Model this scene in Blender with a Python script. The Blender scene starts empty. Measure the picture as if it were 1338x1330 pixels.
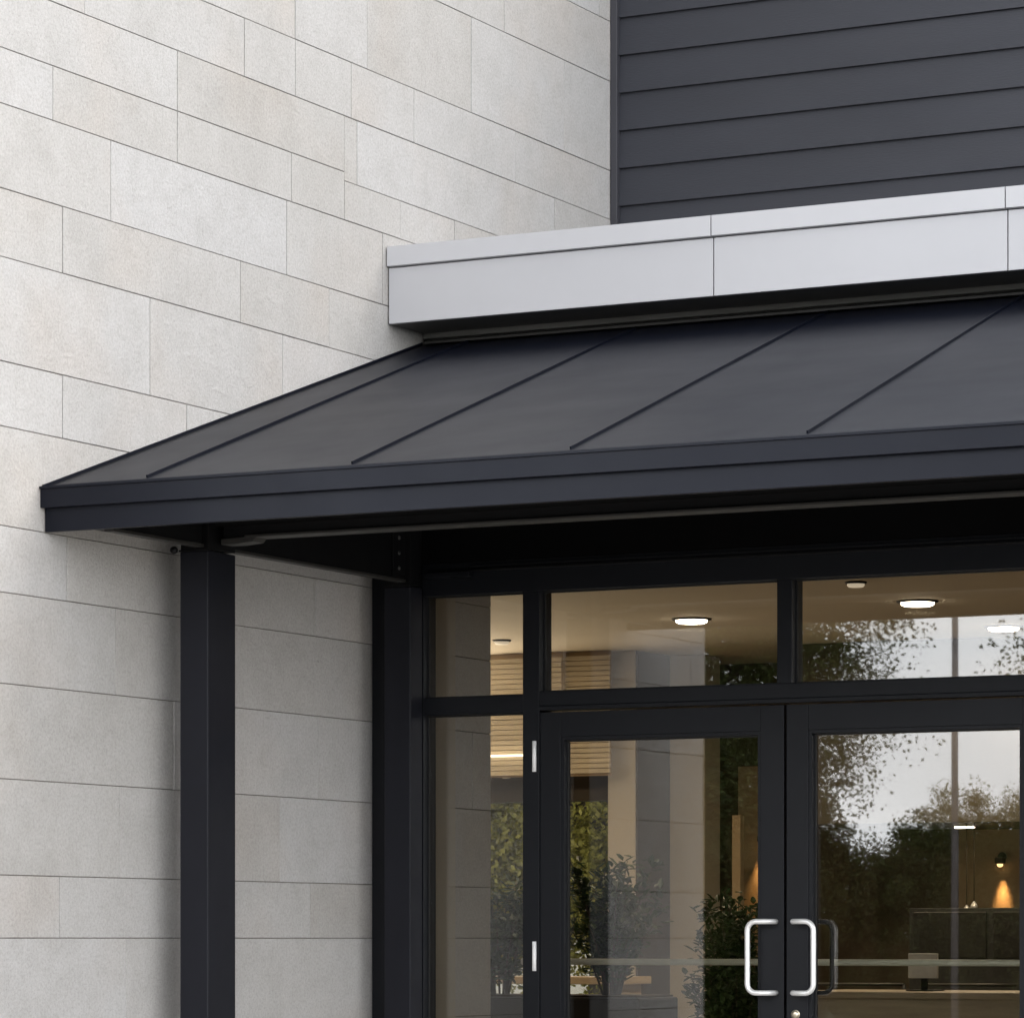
import bpy, bmesh, math, random
from mathutils import Vector, Matrix
R = math.radians
E = 1.25                      # eye height; all heights below are written relative to it
sc = bpy.context.scene
col = sc.collection

# ------------------------------------------------------------------ helpers
def tag(o, label=None, cat=None, group=None, kind=None):
    if label: o['label'] = label
    if cat: o['category'] = cat
    if group: o['group'] = group
    if kind: o['kind'] = kind
    return o

def empty(name, loc, label, cat, group=None):
    o = bpy.data.objects.new(name, None); col.objects.link(o)
    o.empty_display_size = .1
    o.location = loc
    return tag(o, label, cat, group)

def copy_tree(o, parent=None):
    c = o.copy(); col.objects.link(c)
    c.parent = parent
    for ch in list(o.children):
        copy_tree(ch, c)
    return c

class MB:
    """collects shapes into one mesh; coordinates are world (z relative to the eye)"""
    def __init__(s): s.bm = bmesh.new()
    def box(s, x0, x1, y0, y1, z0, z1, bev=0.0):
        b = bmesh.new()
        bmesh.ops.create_cube(b, size=1)
        for v in b.verts:
            v.co = Vector((x0 + (v.co.x + .5) * (x1 - x0), y0 + (v.co.y + .5) * (y1 - y0), z0 + (v.co.z + .5) * (z1 - z0)))
        if bev > 0:
            bmesh.ops.bevel(b, geom=b.edges[:], offset=bev, segments=2, affect='EDGES', profile=.5)
        s._merge(b); return s
    def _merge(s, b, M=None):
        me = bpy.data.meshes.new('t'); b.to_mesh(me); b.free()
        if M: me.transform(M)
        s.bm.from_mesh(me); bpy.data.meshes.remove(me)
    def prism(s, pts, axis, a0, a1, bev=0.0):
        """polygon pts in the plane normal to axis, extruded a0..a1"""
        b = bmesh.new()
        def P(p, a):
            return {'x': (a, p[0], p[1]), 'y': (p[0], a, p[1]), 'z': (p[0], p[1], a)}[axis]
        v0 = [b.verts.new(P(p, a0)) for p in pts]; v1 = [b.verts.new(P(p, a1)) for p in pts]
        b.faces.new(v0); b.faces.new(v1[::-1])
        n = len(pts)
        for i in range(n): b.faces.new((v0[i], v0[(i+1) % n], v1[(i+1) % n], v1[i]))
        bmesh.ops.recalc_face_normals(b, faces=b.faces[:])
        if bev > 0:
            bmesh.ops.bevel(b, geom=b.edges[:], offset=bev, segments=2, affect='EDGES', profile=.5)
        s._merge(b); return s
    def tube(s, pts, r, seg=12, caps=True, radii=None):
        pts = [Vector(p) for p in pts]; n = len(pts)
        b = bmesh.new(); rings = []
        up = Vector((0, 0, 1)); t0 = (pts[1]-pts[0]).normalized()
        if abs(t0.dot(up)) > .95: up = Vector((1, 0, 0))
        nrm = t0.cross(up).normalized()
        for i, p in enumerate(pts):
            if i == 0: t = pts[1]-pts[0]
            elif i == n-1: t = pts[-1]-pts[-2]
            else: t = (pts[i+1]-pts[i]).normalized()+(pts[i]-pts[i-1]).normalized()
            t.normalize()
            nrm = (nrm - t*nrm.dot(t)).normalized(); bn = t.cross(nrm)
            rr = radii[i] if radii else r
            rings.append([b.verts.new(p+(nrm*math.cos(2*math.pi*k/seg)+bn*math.sin(2*math.pi*k/seg))*rr) for k in range(seg)])
        for i in range(n-1):
            for k in range(seg):
                b.faces.new((rings[i][k], rings[i][(k+1) % seg], rings[i+1][(k+1) % seg], rings[i+1][k]))
        if caps:
            b.faces.new(rings[0][::-1]); b.faces.new(rings[-1])
        for f in b.faces: f.smooth = len(f.verts) == 4
        s._merge(b); return s
    def lathe(s, prof, c, axis='z', seg=24):
        """prof: (radius, offset) pairs along axis"""
        b = bmesh.new(); rings = []
        for (r, h) in prof:
            ring = []
            for k in range(seg):
                a = 2*math.pi*k/seg; p = Vector((max(r, 1e-4)*math.cos(a), max(r, 1e-4)*math.sin(a), h))
                if axis == 'y': p = Vector((p.x, p.z, p.y))
                if axis == 'x': p = Vector((p.z, p.x, p.y))
                ring.append(b.verts.new(p+Vector(c)))
            rings.append(ring)
        for i in range(len(rings)-1):
            for k in range(seg):
                f = b.faces.new((rings[i][k], rings[i][(k+1) % seg], rings[i+1][(k+1) % seg], rings[i+1][k])); f.smooth = True
        b.faces.new(rings[0][::-1]); b.faces.new(rings[-1])
        bmesh.ops.recalc_face_normals(b, faces=b.faces[:])
        s._merge(b); return s
    def build(s, name, mat, parent=None, origin=None):
        me = bpy.data.meshes.new(name)
        if parent is not None: og = Vector(parent['_o'])
        else: og = Vector(origin) if origin else Vector((0, 0, 0))
        bmesh.ops.translate(s.bm, verts=s.bm.verts[:], vec=Vector((0, 0, E)) - og)
        s.bm.to_mesh(me); s.bm.free()
        me.materials.append(mat)
        o = bpy.data.objects.new(name, me); col.objects.link(o)
        if parent is not None:
            o.parent = parent; o['_o'] = parent['_o']
        else:
            o.location = og; o['_o'] = tuple(og)
        return o

def thing(name, loc, label, cat, group=None):
    """Empty at a thing's base; loc z is relative to the eye"""
    l = (loc[0], loc[1], loc[2]+E)
    o = empty(name, l, label, cat, group); o['_o'] = l
    return o

# ------------------------------------------------------------------ materials
def mat(name):
    m = bpy.data.materials.new(name); m.use_nodes = True
    nt = m.node_tree; return m, nt, nt.nodes['Principled BSDF']
def N(nt, t, **k):
    n = nt.nodes.new(t)
    for a, b in k.items():
        if a in n.inputs.keys(): n.inputs[a].default_value = b
        else: setattr(n, a, b)
    return n
def L(nt, a, b): nt.links.new(a, b)
def coords(nt, scale=(1, 1, 1)):
    g = N(nt, 'ShaderNodeNewGeometry'); mp = N(nt, 'ShaderNodeMapping'); mp.inputs['Scale'].default_value = scale
    L(nt, g.outputs['Position'], mp.inputs['Vector']); return mp.outputs[0]
def ramp(nt, src, stops):
    r = N(nt, 'ShaderNodeValToRGB'); e = r.color_ramp.elements
    while len(e) < len(stops): e.new(.5)
    for i, (p, c) in enumerate(stops):
        e[i].position = p; e[i].color = (*c, 1) if len(c) == 3 else c
    L(nt, src, r.inputs[0]); return r.outputs[0]

def surf(name, base, rough=.5, var=.1, nscale=6, bump=.0, bscale=60, metallic=0, spec=.5, stretch=(1, 1, 1), rvar=.08):
    m, nt, p = mat(name)
    p.inputs['Metallic'].default_value = metallic; p.inputs['Specular IOR Level'].default_value = spec
    v = coords(nt, stretch)
    n = N(nt, 'ShaderNodeTexNoise', Scale=nscale, Detail=6, Roughness=.6); L(nt, v, n.inputs['Vector'])
    lo = tuple(c*(1-var) for c in base); hi = tuple(min(1, c*(1+var)) for c in base)
    L(nt, ramp(nt, n.outputs['Fac'], [(.3, lo), (.7, hi)]), p.inputs['Base Color'])
    mr = N(nt, 'ShaderNodeMapRange'); mr.inputs['To Min'].default_value = rough-rvar; mr.inputs['To Max'].default_value = rough+rvar
    n3 = N(nt, 'ShaderNodeTexNoise', Scale=nscale*2.3, Detail=4); L(nt, v, n3.inputs['Vector'])
    L(nt, n3.outputs['Fac'], mr.inputs['Value']); L(nt, mr.outputs[0], p.inputs['Roughness'])
    if bump:
        n2 = N(nt, 'ShaderNodeTexNoise', Scale=bscale, Detail=5); L(nt, v, n2.inputs['Vector'])
        b = N(nt, 'ShaderNodeBump', Strength=bump, Distance=.01); L(nt, n2.outputs['Fac'], b.inputs['Height'])
        L(nt, b.outputs[0], p.inputs['Normal'])
    return m

def stone_material(name, c0, c1, c2):
    m, nt, p = mat(name)
    p.inputs['Specular IOR Level'].default_value = .25
    v = coords(nt)
    at = N(nt, 'ShaderNodeAttribute', attribute_name='tint'); ar = N(nt, 'ShaderNodeAttribute', attribute_name='riven')
    base = ramp(nt, at.outputs['Fac'], [(0, c0), (.5, c1), (1, c2)])
    # large mineral clouds
    n1 = N(nt, 'ShaderNodeTexNoise', Scale=3.2, Detail=6, Roughness=.6, Distortion=.6); L(nt, v, n1.inputs['Vector'])
    # shift the pattern per stone
    ad = N(nt, 'ShaderNodeVectorMath', operation='ADD'); cx = N(nt, 'ShaderNodeCombineXYZ')
    ml = N(nt, 'ShaderNodeMath', operation='MULTIPLY'); ml.inputs[1].default_value = 37.0
    L(nt, at.outputs['Fac'], ml.inputs[0]); L(nt, ml.outputs[0], cx.inputs[0]); L(nt, v, ad.inputs[0]); L(nt, cx.outputs[0], ad.inputs[1])
    L(nt, ad.outputs[0], n1.inputs['Vector'])
    cl = ramp(nt, n1.outputs['Fac'], [(.3, (.90, .895, .885)), (.5, (.97, .965, .96)), (.7, (1.0, 1.0, 1.0))])
    mx = N(nt, 'ShaderNodeMix', data_type='RGBA', blend_type='MULTIPLY'); mx.inputs[0].default_value = 1
    L(nt, base, mx.inputs[6]); L(nt, cl, mx.inputs[7])
    # fine speckle
    n2 = N(nt, 'ShaderNodeTexNoise', Scale=95, Detail=5, Roughness=.8); L(nt, v, n2.inputs['Vector'])
    sp = ramp(nt, n2.outputs['Fac'], [(.36, (.80, .79, .78)), (.5, (.97, .97, .97)), (.62, (1.06, 1.06, 1.06))])
    mx2 = N(nt, 'ShaderNodeMix', data_type='RGBA', blend_type='MULTIPLY'); mx2.inputs[0].default_value = .9
    L(nt, mx.outputs[2], mx2.inputs[6]); L(nt, sp, mx2.inputs[7])
    # sparse dark pits
    n4 = N(nt, 'ShaderNodeTexNoise', Scale=46, Detail=5, Roughness=.75, Distortion=1.2); L(nt, ad.outputs[0], n4.inputs['Vector'])
    pit = ramp(nt, n4.outputs['Fac'], [(.27, (.7, .68, .65)), (.33, (1, 1, 1))])
    mx3 = N(nt, 'ShaderNodeMix', data_type='RGBA', blend_type='MULTIPLY'); mx3.inputs[0].default_value = .7
    L(nt, mx2.outputs[2], mx3.inputs[6]); L(nt, pit, mx3.inputs[7])
    n8 = N(nt, 'ShaderNodeTexNoise', Scale=14, Detail=7, Roughness=.7, Distortion=.9); L(nt, ad.outputs[0], n8.inputs['Vector'])
    mot = ramp(nt, n8.outputs['Fac'], [(.3, (.90, .893, .885)), (.5, (.985, .985, .985)), (.68, (1.03, 1.03, 1.03))])
    mx5 = N(nt, 'ShaderNodeMix', data_type='RGBA', blend_type='MULTIPLY'); mx5.inputs[0].default_value = .8
    L(nt, mx3.outputs[2], mx5.inputs[6]); L(nt, mot, mx5.inputs[7]); mx3 = mx5
    # warm rusty blush here and there
    n5 = N(nt, 'ShaderNodeTexNoise', Scale=1.7, Detail=3); L(nt, ad.outputs[0], n5.inputs['Vector'])
    bl = ramp(nt, n5.outputs['Fac'], [(.5, (1, 1, 1)), (.75, (1.0, .955, .915))])
    mx4 = N(nt, 'ShaderNodeMix', data_type='RGBA', blend_type='MULTIPLY'); mx4.inputs[0].default_value = .8
    L(nt, mx3.outputs[2], mx4.inputs[6]); L(nt, bl, mx4.inputs[7])
    L(nt, mx4.outputs[2], p.inputs['Base Color'])
    p.inputs['Roughness'].default_value = .75
    # relief: fine sanded grain + riven clefts on some stones
    mp = N(nt, 'ShaderNodeMapping'); mp.inputs['Rotation'].default_value = (R(35), 0, 0); mp.inputs['Scale'].default_value = (1, .7, 1.2)
    L(nt, ad.outputs[0], mp.inputs['Vector'])
    n6 = N(nt, 'ShaderNodeTexNoise', Scale=17, Detail=9, Roughness=.7, Distortion=1.1); n6.noise_type = 'RIDGED_MULTIFRACTAL'
    L(nt, mp.outputs[0], n6.inputs['Vector'])
    m1 = N(nt, 'ShaderNodeMath', operation='MULTIPLY'); L(nt, n6.outputs['Fac'], m1.inputs[0]); L(nt, ar.outputs['Fac'], m1.inputs[1])
    b1 = N(nt, 'ShaderNodeBump', Strength=.45, Distance=.006); L(nt, m1.outputs[0], b1.inputs['Height'])
    n7 = N(nt, 'ShaderNodeTexNoise', Scale=110, Detail=6, Roughness=.75); L(nt, v, n7.inputs['Vector'])
    b2 = N(nt, 'ShaderNodeBump', Strength=.7, Distance=.0042); L(nt, n7.outputs['Fac'], b2.inputs['Height']); L(nt, b1.outputs[0], b2.inputs['Normal'])
    L(nt, b2.outputs[0], p.inputs['Normal'])
    return m

def glass_material(name, fac, tint, wav=.0):
    m = bpy.data.materials.new(name); m.use_nodes = True; nt = m.node_tree; nt.nodes.clear()
    out = N(nt, 'ShaderNodeOutputMaterial'); mix = N(nt, 'ShaderNodeMixShader')
    tr = N(nt, 'ShaderNodeBsdfTransparent'); tr.inputs[0].default_value = (*tint, 1)
    gl = N(nt, 'ShaderNodeBsdfGlossy'); gl.inputs['Roughness'].default_value = 0.010; gl.inputs['Color'].default_value = (.93, .95, .97, 1)
    fr = N(nt, 'ShaderNodeFresnel', IOR=1.5); ad = N(nt, 'ShaderNodeMath', operation='ADD'); ad.use_clamp = True; ad.inputs[1].default_value = fac
    L(nt, fr.outputs[0], ad.inputs[0]); L(nt, ad.outputs[0], mix.inputs[0])
    if wav:
        v = coords(nt); n = N(nt, 'ShaderNodeTexNoise', Scale=1.3, Detail=1); L(nt, v, n.inputs['Vector'])
        b = N(nt, 'ShaderNodeBump', Strength=wav, Distance=.01); L(nt, n.outputs['Fac'], b.inputs['Height']); L(nt, b.outputs[0], gl.inputs['Normal'])
    L(nt, tr.outputs[0], mix.inputs[1]); L(nt, gl.outputs[0], mix.inputs[2]); L(nt, mix.outputs[0], out.inputs[0])
    return m

def emis(name, c, s):
    m, nt, p = mat(name); p.inputs['Base Color'].default_value = (.8, .8, .8, 1)
    p.inputs['Emission Color'].default_value = (*c, 1); p.inputs['Emission Strength'].default_value = s; return m

def foliage(name, a, b, c, trans=.25):
    m, nt, p = mat(name)
    g = N(nt, 'ShaderNodeNewGeometry')
    rnd = g.outputs['Random Per Island']
    L(nt, ramp(nt, rnd, [(0, a), (.5, b), (1, c)]), p.inputs['Base Color'])
    p.inputs['Roughness'].default_value = .5; p.inputs['Specular IOR Level'].default_value = .35
    t = N(nt, 'ShaderNodeBsdfTranslucent'); L(nt, ramp(nt, rnd, [(0, a), (1, c)]), t.inputs[0])
    mx = N(nt, 'ShaderNodeMixShader'); mx.inputs[0].default_value = trans
    out = [n for n in nt.nodes if n.type == 'OUTPUT_MATERIAL'][0]
    L(nt, p.outputs[0], mx.inputs[1]); L(nt, t.outputs[0], mx.inputs[2]); L(nt, mx.outputs[0], out.inputs[0])
    return m

M = {}
M['stone'] = stone_material('pale limestone', (.450, .436, .416), (.478, .466, .452), (.510, .506, .506))
M['joint'] = surf('stone joint', (.17, .155, .135), .95, .2, 20)
M['roof'] = surf('charcoal standing seam metal', (.0042, .0052, .0098), .42, .10, 1.4, .02, 3, spec=.20, rvar=.07)
M['fascia'] = surf('charcoal fascia metal', (.0046, .0056, .0100), .42, .08, 3, .01, 5, spec=.23)
for q, c in (('roof', (.66, .70, .82, 1)), ('fascia', (.90, .92, 1, 1))): M[q].node_tree.nodes['Principled BSDF'].inputs['Specular Tint'].default_value = c
M['black'] = surf('black powder coated steel', (.003, .003, .0036), .55, .12, 6, .05, 300, spec=.25, rvar=.06)
M['frame'] = surf('black anodised frame', (.0040, .0048, .0072), .48, .12, 5, .03, 260, spec=.26, rvar=.06)
M['post'] = surf('charcoal powder coated post', (.0080, .0086, .0130), .5, .10, 4, .05, 300, spec=.24)
M['soffit'] = surf('black soffit panel', (.002, .002, .0022), .85, .2, 5, spec=.08)
M['flange'] = surf('bounce lightened grey steel', (.024, .023, .021), .5, .2, 12)  # ground bounce on the flange underside is put into this lighter grey
M['bolt'] = surf('zinc bolt', (.10, .10, .10), .4, .1, 40, metallic=.6)
M['gasket'] = surf('black rubber gasket', (.006, .006, .006), .6, .1, 20)
M['panel'] = surf('pale grey coated aluminium', (.475, .475, .495), .42, .035, 1.3, .015, 2.5, rvar=.05)
M['cap'] = surf('pale grey coping metal', (.505, .505, .525), .40, .03, 1.6, .015, 3, rvar=.05)
M['boxsoffit'] = surf('dull grey soffit board', (.15, .145, .135), .7, .1, 8)
M['siding'] = surf('charcoal fibre cement board', (.0235, .0255, .0345), .62, .10, 2.5, .12, 120, stretch=(.35, 1, 1.5))
M['trim'] = surf('charcoal corner trim', (.036, .036, .044), .5, .06, 5)
M['steel'] = surf('brushed stainless steel', (.86, .86, .85), .38, .02, 30, metallic=.5)
M['hinge'] = surf('satin aluminium hinge', (.80, .80, .80), .4, .05, 30)
M['brass'] = surf('worn lock cylinder', (.62, .56, .44), .3, .1, 40, metallic=1)
M['glass'] = glass_material('tinted entrance glass', .038, (.90, .89, .86), .01)
M['clear'] = glass_material('clear window glass', .0, (.98, .98, .97))
M['ceil'] = surf('warm white ceiling board', (.62, .57, .49), .8, .03, 2)
M['floor'] = surf('beige stone floor tile', (.33, .29, .24), .35, .1, 3)
M['brownwall'] = surf('brown timber wall panel', (.05, .034, .02), .5, .2, 3, .05, 30, stretch=(6, 6, .5))
M['darkwall'] = surf('dark brown plaster wall', (.06, .050, .038), .7, .15, 2)
M['tanwall'] = surf('tan plaster wall', (.40, .30, .19), .8, .05, 2)
M['plaster'] = surf('pale plaster', (.46, .42, .35), .8, .04, 2)
M['wood'] = surf('honey timber slat', (.64, .57, .45), .5, .12, 5, .05, 60, stretch=(1, 1, 14))
M['rail'] = surf('satin metal handrail', (.62, .64, .55), .4, .05, 20)
M['desk'] = surf('light oak desk front', (.42, .34, .24), .45, .15, 4, stretch=(1, 1, 10))
M['chairblack'] = surf('black chair fabric', (.014, .014, .015), .7, .1, 30)
M['pot'] = surf('black planter', (.014, .013, .013), .4, .1, 10)
M['soil'] = surf('potting soil', (.03, .02, .014), .95, .3, 40, .5, 60)
M['paper'] = surf('white screen back', (.6, .6, .58), .5, .02, 10)
M['leafdark'] = foliage('glossy dark leaves', (.012, .028, .009), (.025, .052, .014), (.05, .085, .022), .15)
M['leafolive'] = foliage('olive green leaves', (.16, .155, .03), (.26, .235, .045), (.36, .31, .075), .55)
M['leafgreen'] = foliage('mid green leaves', (.05, .075, .022), (.085, .12, .032), (.13, .16, .05), .45)
M['leafbrown'] = foliage('brownish green leaves', (.06, .07, .02), (.10, .11, .032), (.14, .14, .05), .45)
M['bark'] = surf('rough bark', (.075, .058, .042), .9, .35, 14, .8, 30, stretch=(1, 1, .3))
M['concrete'] = surf('pale concrete paving', (.56, .525, .48), .8, .1, .8, .3, 60)
M['asphalt'] = surf('grey asphalt', (.055, .055, .055), .85, .2, 4, .4, 120)
M['grass'] = surf('mown grass', (.05, .075, .022), .9, .4, 3, .8, 90)
M['paint'] = surf('white road paint', (.7, .7, .68), .7, .08, 10)
M['pole'] = surf('grey galvanised pole', (.24, .22, .22), .5, .06, 6)
M['wallout'] = surf('cream garden wall', (.62, .58, .52), .85, .06, 2)
M['lens'] = emis('warm lamp lens', (1.0, .86, .66), 9)
M['lensdim'] = emis('dim lamp lens', (1, .85, .65), .22)
M['strip'] = emis('warm strip light', (1.0, .82, .56), 1.4)
M['amber'] = emis('amber lamp', (1.0, .62, .26), 1.2)
M['room'] = surf('roof membrane', (.2, .2, .2), .9, .1, 3)

# ------------------------------------------------------------------ ground
def sheet(name, x0, x1, y0, y1, z, m):
    b = MB(); vs = [b.bm.verts.new(p) for p in ((x0, y0, z), (x1, y0, z), (x1, y1, z), (x0, y1, z))]; b.bm.faces.new(vs)
    return b.build(name, m)
G = -E
tag(sheet('ground', -400, 400, -400, 400, G-.012, M['grass']), kind='structure')
tag(sheet('car_park', -60, 45, -19, 4.5, G-.008, M['asphalt']), kind='structure')
tag(sheet('forecourt', -14, 16, 4.5, 12.1, G-.004, M['concrete']), kind='structure')
kb = MB().box(-60, 45, -19.3, -19.15, G-.1, G+.12, .02).build('kerb', M['concrete'], origin=(0, -19.2, 0))
tag(kb, kind='structure')
b = MB()
for i in range(18):
    b.box(-40+i*2.6, -39.9+i*2.6, -18.8, -13.8, G-.007, G-.004)
tag(b.build('parking_lines', M['paint']), kind='structure')

# ------------------------------------------------------------------ stone wall
rs = random.Random(11)
Y0, Y1, YI = 9.16, 14.1, 13.01
# (z bottom, z top, joints read off the wall, range they were read in)
courses = [
    (3.576, 3.826, [13.124], (12.57, 14.1)),
    (3.204, 3.576, [11.509, 12.028, 12.847, 13.652], (11.2, 14.1)),
    (3.000, 3.204, [11.162, 11.509, 11.909, 12.385, 13.223], (10.4, 14.1)),
    (2.795, 3.000, [10.729, 11.954, 13.568], (9.7, 14.1)),
    (2.620, 2.795, [9.989, 10.729, 11.482, 11.859, 12.278, 12.709], (9.6, 13.2)),
    (2.354, 2.620, [10.323, 11.45, 12.144], (9.6, 12.4)),
    (2.139, 2.354, [10.043, 11.134, 11.748], (9.6, 12.3)),
    (1.812, 2.139, [10.558, 11.421], (9.6, 12.0)),
    (1.608, 1.812, [10.043, 10.787], (9.6, 11.4)),
    (1.296, 1.608, [11.05], (9.6, 11.3)),
    (1.087, 1.296, [10.069, 11.647], (9.6, 12.05)),
    (0.801, 1.087, [10.350], (9.5, 11.95)),
    (0.502, 0.801, [10.707, 11.676], (9.6, 12.05)),
    (0.200, 0.502, [10.373, 11.403], (9.6, 12.05)),
    (0.002, 0.200, [10.026, 11.616], (9.5, 12.05)),
    (-.30, 0.002, [10.414], (9.6, 12.05)),
    (-.52, -.30, [], (9.9, 9.9)), (-.83, -.52, [], (9.9, 9.9)), (-1.04, -.83, [], (9.9, 9.9)), (-1.25, -1.04, [], (9.9, 9.9))]
z = 3.826
while z < 5.5:
    h = rs.choice([.2, .25, .31, .36]); z2 = min(z+h, 5.55)
    courses.append((z, z2, [], (9.9, 9.9))); z = z2
rough_stones = {(1.087, 0): .9, (1.812, 0): .75, (2.354, 0): .6, (1.087, 2): .35}
wb = bmesh.new()
lt = wb.verts.layers.float.new('tint'); lr = wb.verts.layers.float.new('riven')
def stone(y0, y1, z0, z1, tint, riv, x=0.0):
    g = .0014; gv = .0017; c = .0011
    x += rs.uniform(-.0012, .0008)
    a0, a1, b0, b1 = y0+gv, y1-gv, z0+g, z1-g
    f = [wb.verts.new(p) for p in ((x, a0+c, b0+c), (x, a1-c, b0+c), (x, a1-c, b1-c), (x, a0+c, b1-c))]
    e = [wb.verts.new(p) for p in ((x-c, a0, b0), (x-c, a1, b0), (x-c, a1, b1), (x-c, a0, b1))]
    k = [wb.verts.new(p) for p in ((x-.02, a0, b0), (x-.02, a1, b0), (x-.02, a1, b1), (x-.02, a0, b1))]
    for v in f+e+k: v[lt] = tint; v[lr] = riv
    wb.faces.new(f)
    for i in range(4):
        j = (i+1) % 4
        wb.faces.new((e[i], e[j], f[j], f[i])); wb.faces.new((k[i], k[j], e[j], e[i]))
for (z0, z1, js, (r0, r1)) in courses:
    ym = YI if z1 < 1.62 else Y1
    js = list(js)
    # random joints outside the range read
    y = (js[0] if js else 10.3+rs.uniform(-.5, .4))
    lo = y
    if not js: js = [y]
    while True:
        lo -= rs.uniform(.65, 1.0)
        if lo < Y0+.12: break
        if lo < r0 or r0 == r1: js.append(lo)
    hi = max(js)
    if hi < r1: hi = r1
    while True:
        hi += rs.uniform(.5, .95) if r1 > 10 or hi > 10 else rs.uniform(.5, .9)
        if hi > ym-.1: break
        js.append(hi)
    js = [Y0]+sorted(j for j in js if Y0+.1 < j < ym-.03)+[ym]
    for i in range(len(js)-1):
        t = min(1, max(0, rs.gauss(.57, .16)))
        rv = rough_stones.get((z0, i), 0.0)
        if rv == 0: rv = rs.choice([.15, .2, .3, .5, .8, .95]) if z1 < 1.7 else rs.choice([.1, .15, .25, .3, .5, .8])
        d0 = z0; u1 = z1
        if abs(z0-2.795) < 1e-6:                 # the course drops a little past one joint
            if js[i] > 11.85: d0 = 2.763
            elif js[i+1] > 11.9:
                stone(js[i], 11.859, z0, z1, t, rv); stone(11.859, js[i+1], 2.763, z1, t+.001, rv); continue
        if abs(z1-2.795) < 1e-6 and js[i] > 11.85: u1 = 2.763
        stone(js[i], js[i+1], d0, u1, t, rv)
# the return of the wing, facing the car park
for (z0, z1, js, rr) in courses:
    x = 0
    while x > -8:
        w = rs.uniform(.5, 1.1); x2 = max(-8, x-w)
        t = min(1, max(0, rs.gauss(.57, .16)))
        g = .003
        vs = [wb.verts.new(p) for p in ((x-g, Y0, z0+g), (x2+g, Y0, z0+g), (x2+g, Y0, z1-g), (x-g, Y0, z1-g))]
        vk = [wb.verts.new((v.co.x, Y0+.018, v.co.z)) for v in vs]
        for v in vs+vk: v[lt] = t; v[lr] = .2
        wb.faces.new(vs[::-1])
        for i in range(4):
            j = (i+1) % 4; wb.faces.new((vk[i], vk[j], vs[j], vs[i]))
        x = x2
wall = thing('stone_wall', (0, Y0, G), 'tall pale limestone wall of long coursed blocks at the left of the entrance', 'wall')
mb = MB(); mb.bm.free(); mb.bm = wb
bmesh.ops.recalc_face_normals(wb, faces=wb.faces[:])
mb.build('stone_facing', M['stone'], wall)
b = MB().box(-8, -.0055, Y0+.006, YI-.004, G, 1.600)
b.box(-8, -.0055, Y0+.006, Y1-.002, 1.600, 5.54)
b.build('backing', M['joint'], wall)
b = MB().box(-8.05, .04, Y0-.04, Y1+.2, 5.55, 5.62, .006); b.build('coping', M['trim'], wall)

# ------------------------------------------------------------------ siding volume
XR = 8.0
sw = thing('siding_wall', (4, Y1, 2.5), 'charcoal lap siding wall set back above the entrance roof', 'wall')
b = MB()
zb = 3.842 - .1572*9; T = 4.70
while zb < T-.02:
    zt = min(zb+.1572, T)
    b.prism([(Y1-.004, zb), (Y1+.012, zb), (Y1+.030, zb+.0005), (Y1+.030, zt+.006), (Y1+.012, zt+.006)], 'x', .034, XR)
    zb += .1572
b.build('lap_boards', M['siding'], sw)
MB().box(.003, .0335, Y1-.022, Y1+.03, 2.3, T, .002).build('corner_trim', M['trim'], sw)
MB().box(.003, XR, Y1+.031, 22.4, 1.66, T-.01).build('backing', M['room'], sw)
MB().box(-.0, XR+.05, Y1-.05, Y1+.4, T+.001, T+.07, .005).build('roof_trim', M['trim'], sw)

# ------------------------------------------------------------------ grey parapet box over the canopy
pb = thing('parapet_box', (2, 12.18, 2.28), 'pale grey metal parapet band running above the canopy roof', 'parapet')
PX = [.006, 1.330, 2.434, 3.54, 4.64, 5.74, 6.84, XR]
for i in range(len(PX)-1):
    g = .0022
    b = MB().box(PX[i]+(g if i else 0), PX[i+1]-g, 12.180, 12.205, 2.287, 2.494, .0015)
    b.build('fascia_panel', M['panel'], pb)
    b = MB().prism([(12.166, 2.500), (12.180, 2.497), (12.180, 2.5), (12.60, 2.5), (12.60, 2.562), (12.180, 2.572), (12.166, 2.572)], 'x', PX[i]+(g if i else 0)-.004*(i > 0), PX[i+1]-g-.004)
    b.build('coping_panel', M['cap'], pb)
MB().box(.008, XR, 12.206, 12.60, 2.296, 2.4985).build('core', M['gasket'], pb)
MB().box(.008, XR, 12.190, 12.440, 2.2875, 2.2955).build('soffit_board', M['boxsoffit'], pb)
MB().box(.008, XR, 12.4405, 12.60, 2.268, 2.2955).build('back_panel', M['boxsoffit'], pb)
fw = thing('facade_wall', (4, 12.45, 1.33), 'dark wall strip closing the gap between glazing head and parapet', 'wall')
MB().box(.008, XR, 12.447, 12.60, 1.66, 2.266).build('core', M['gasket'], fw)
MB().box(.008, XR, 12.60, Y1+.03, 2.30, 2.36).build('flat_roof', M['room'], fw)

# ------------------------------------------------------------------ canopy
CX1 = 3.75
cn = thing('entrance_canopy', (1.8, 11.1, 1.3), 'charcoal standing seam metal canopy roof over the glass doors', 'canopy')
ye, ze, yt, zt = 9.935, 1.440, 12.443, 2.246
dirv = Vector((0, yt-ye, zt-ze)).normalized(); nrmv = Vector((0, -dirv.z, dirv.y))
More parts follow.
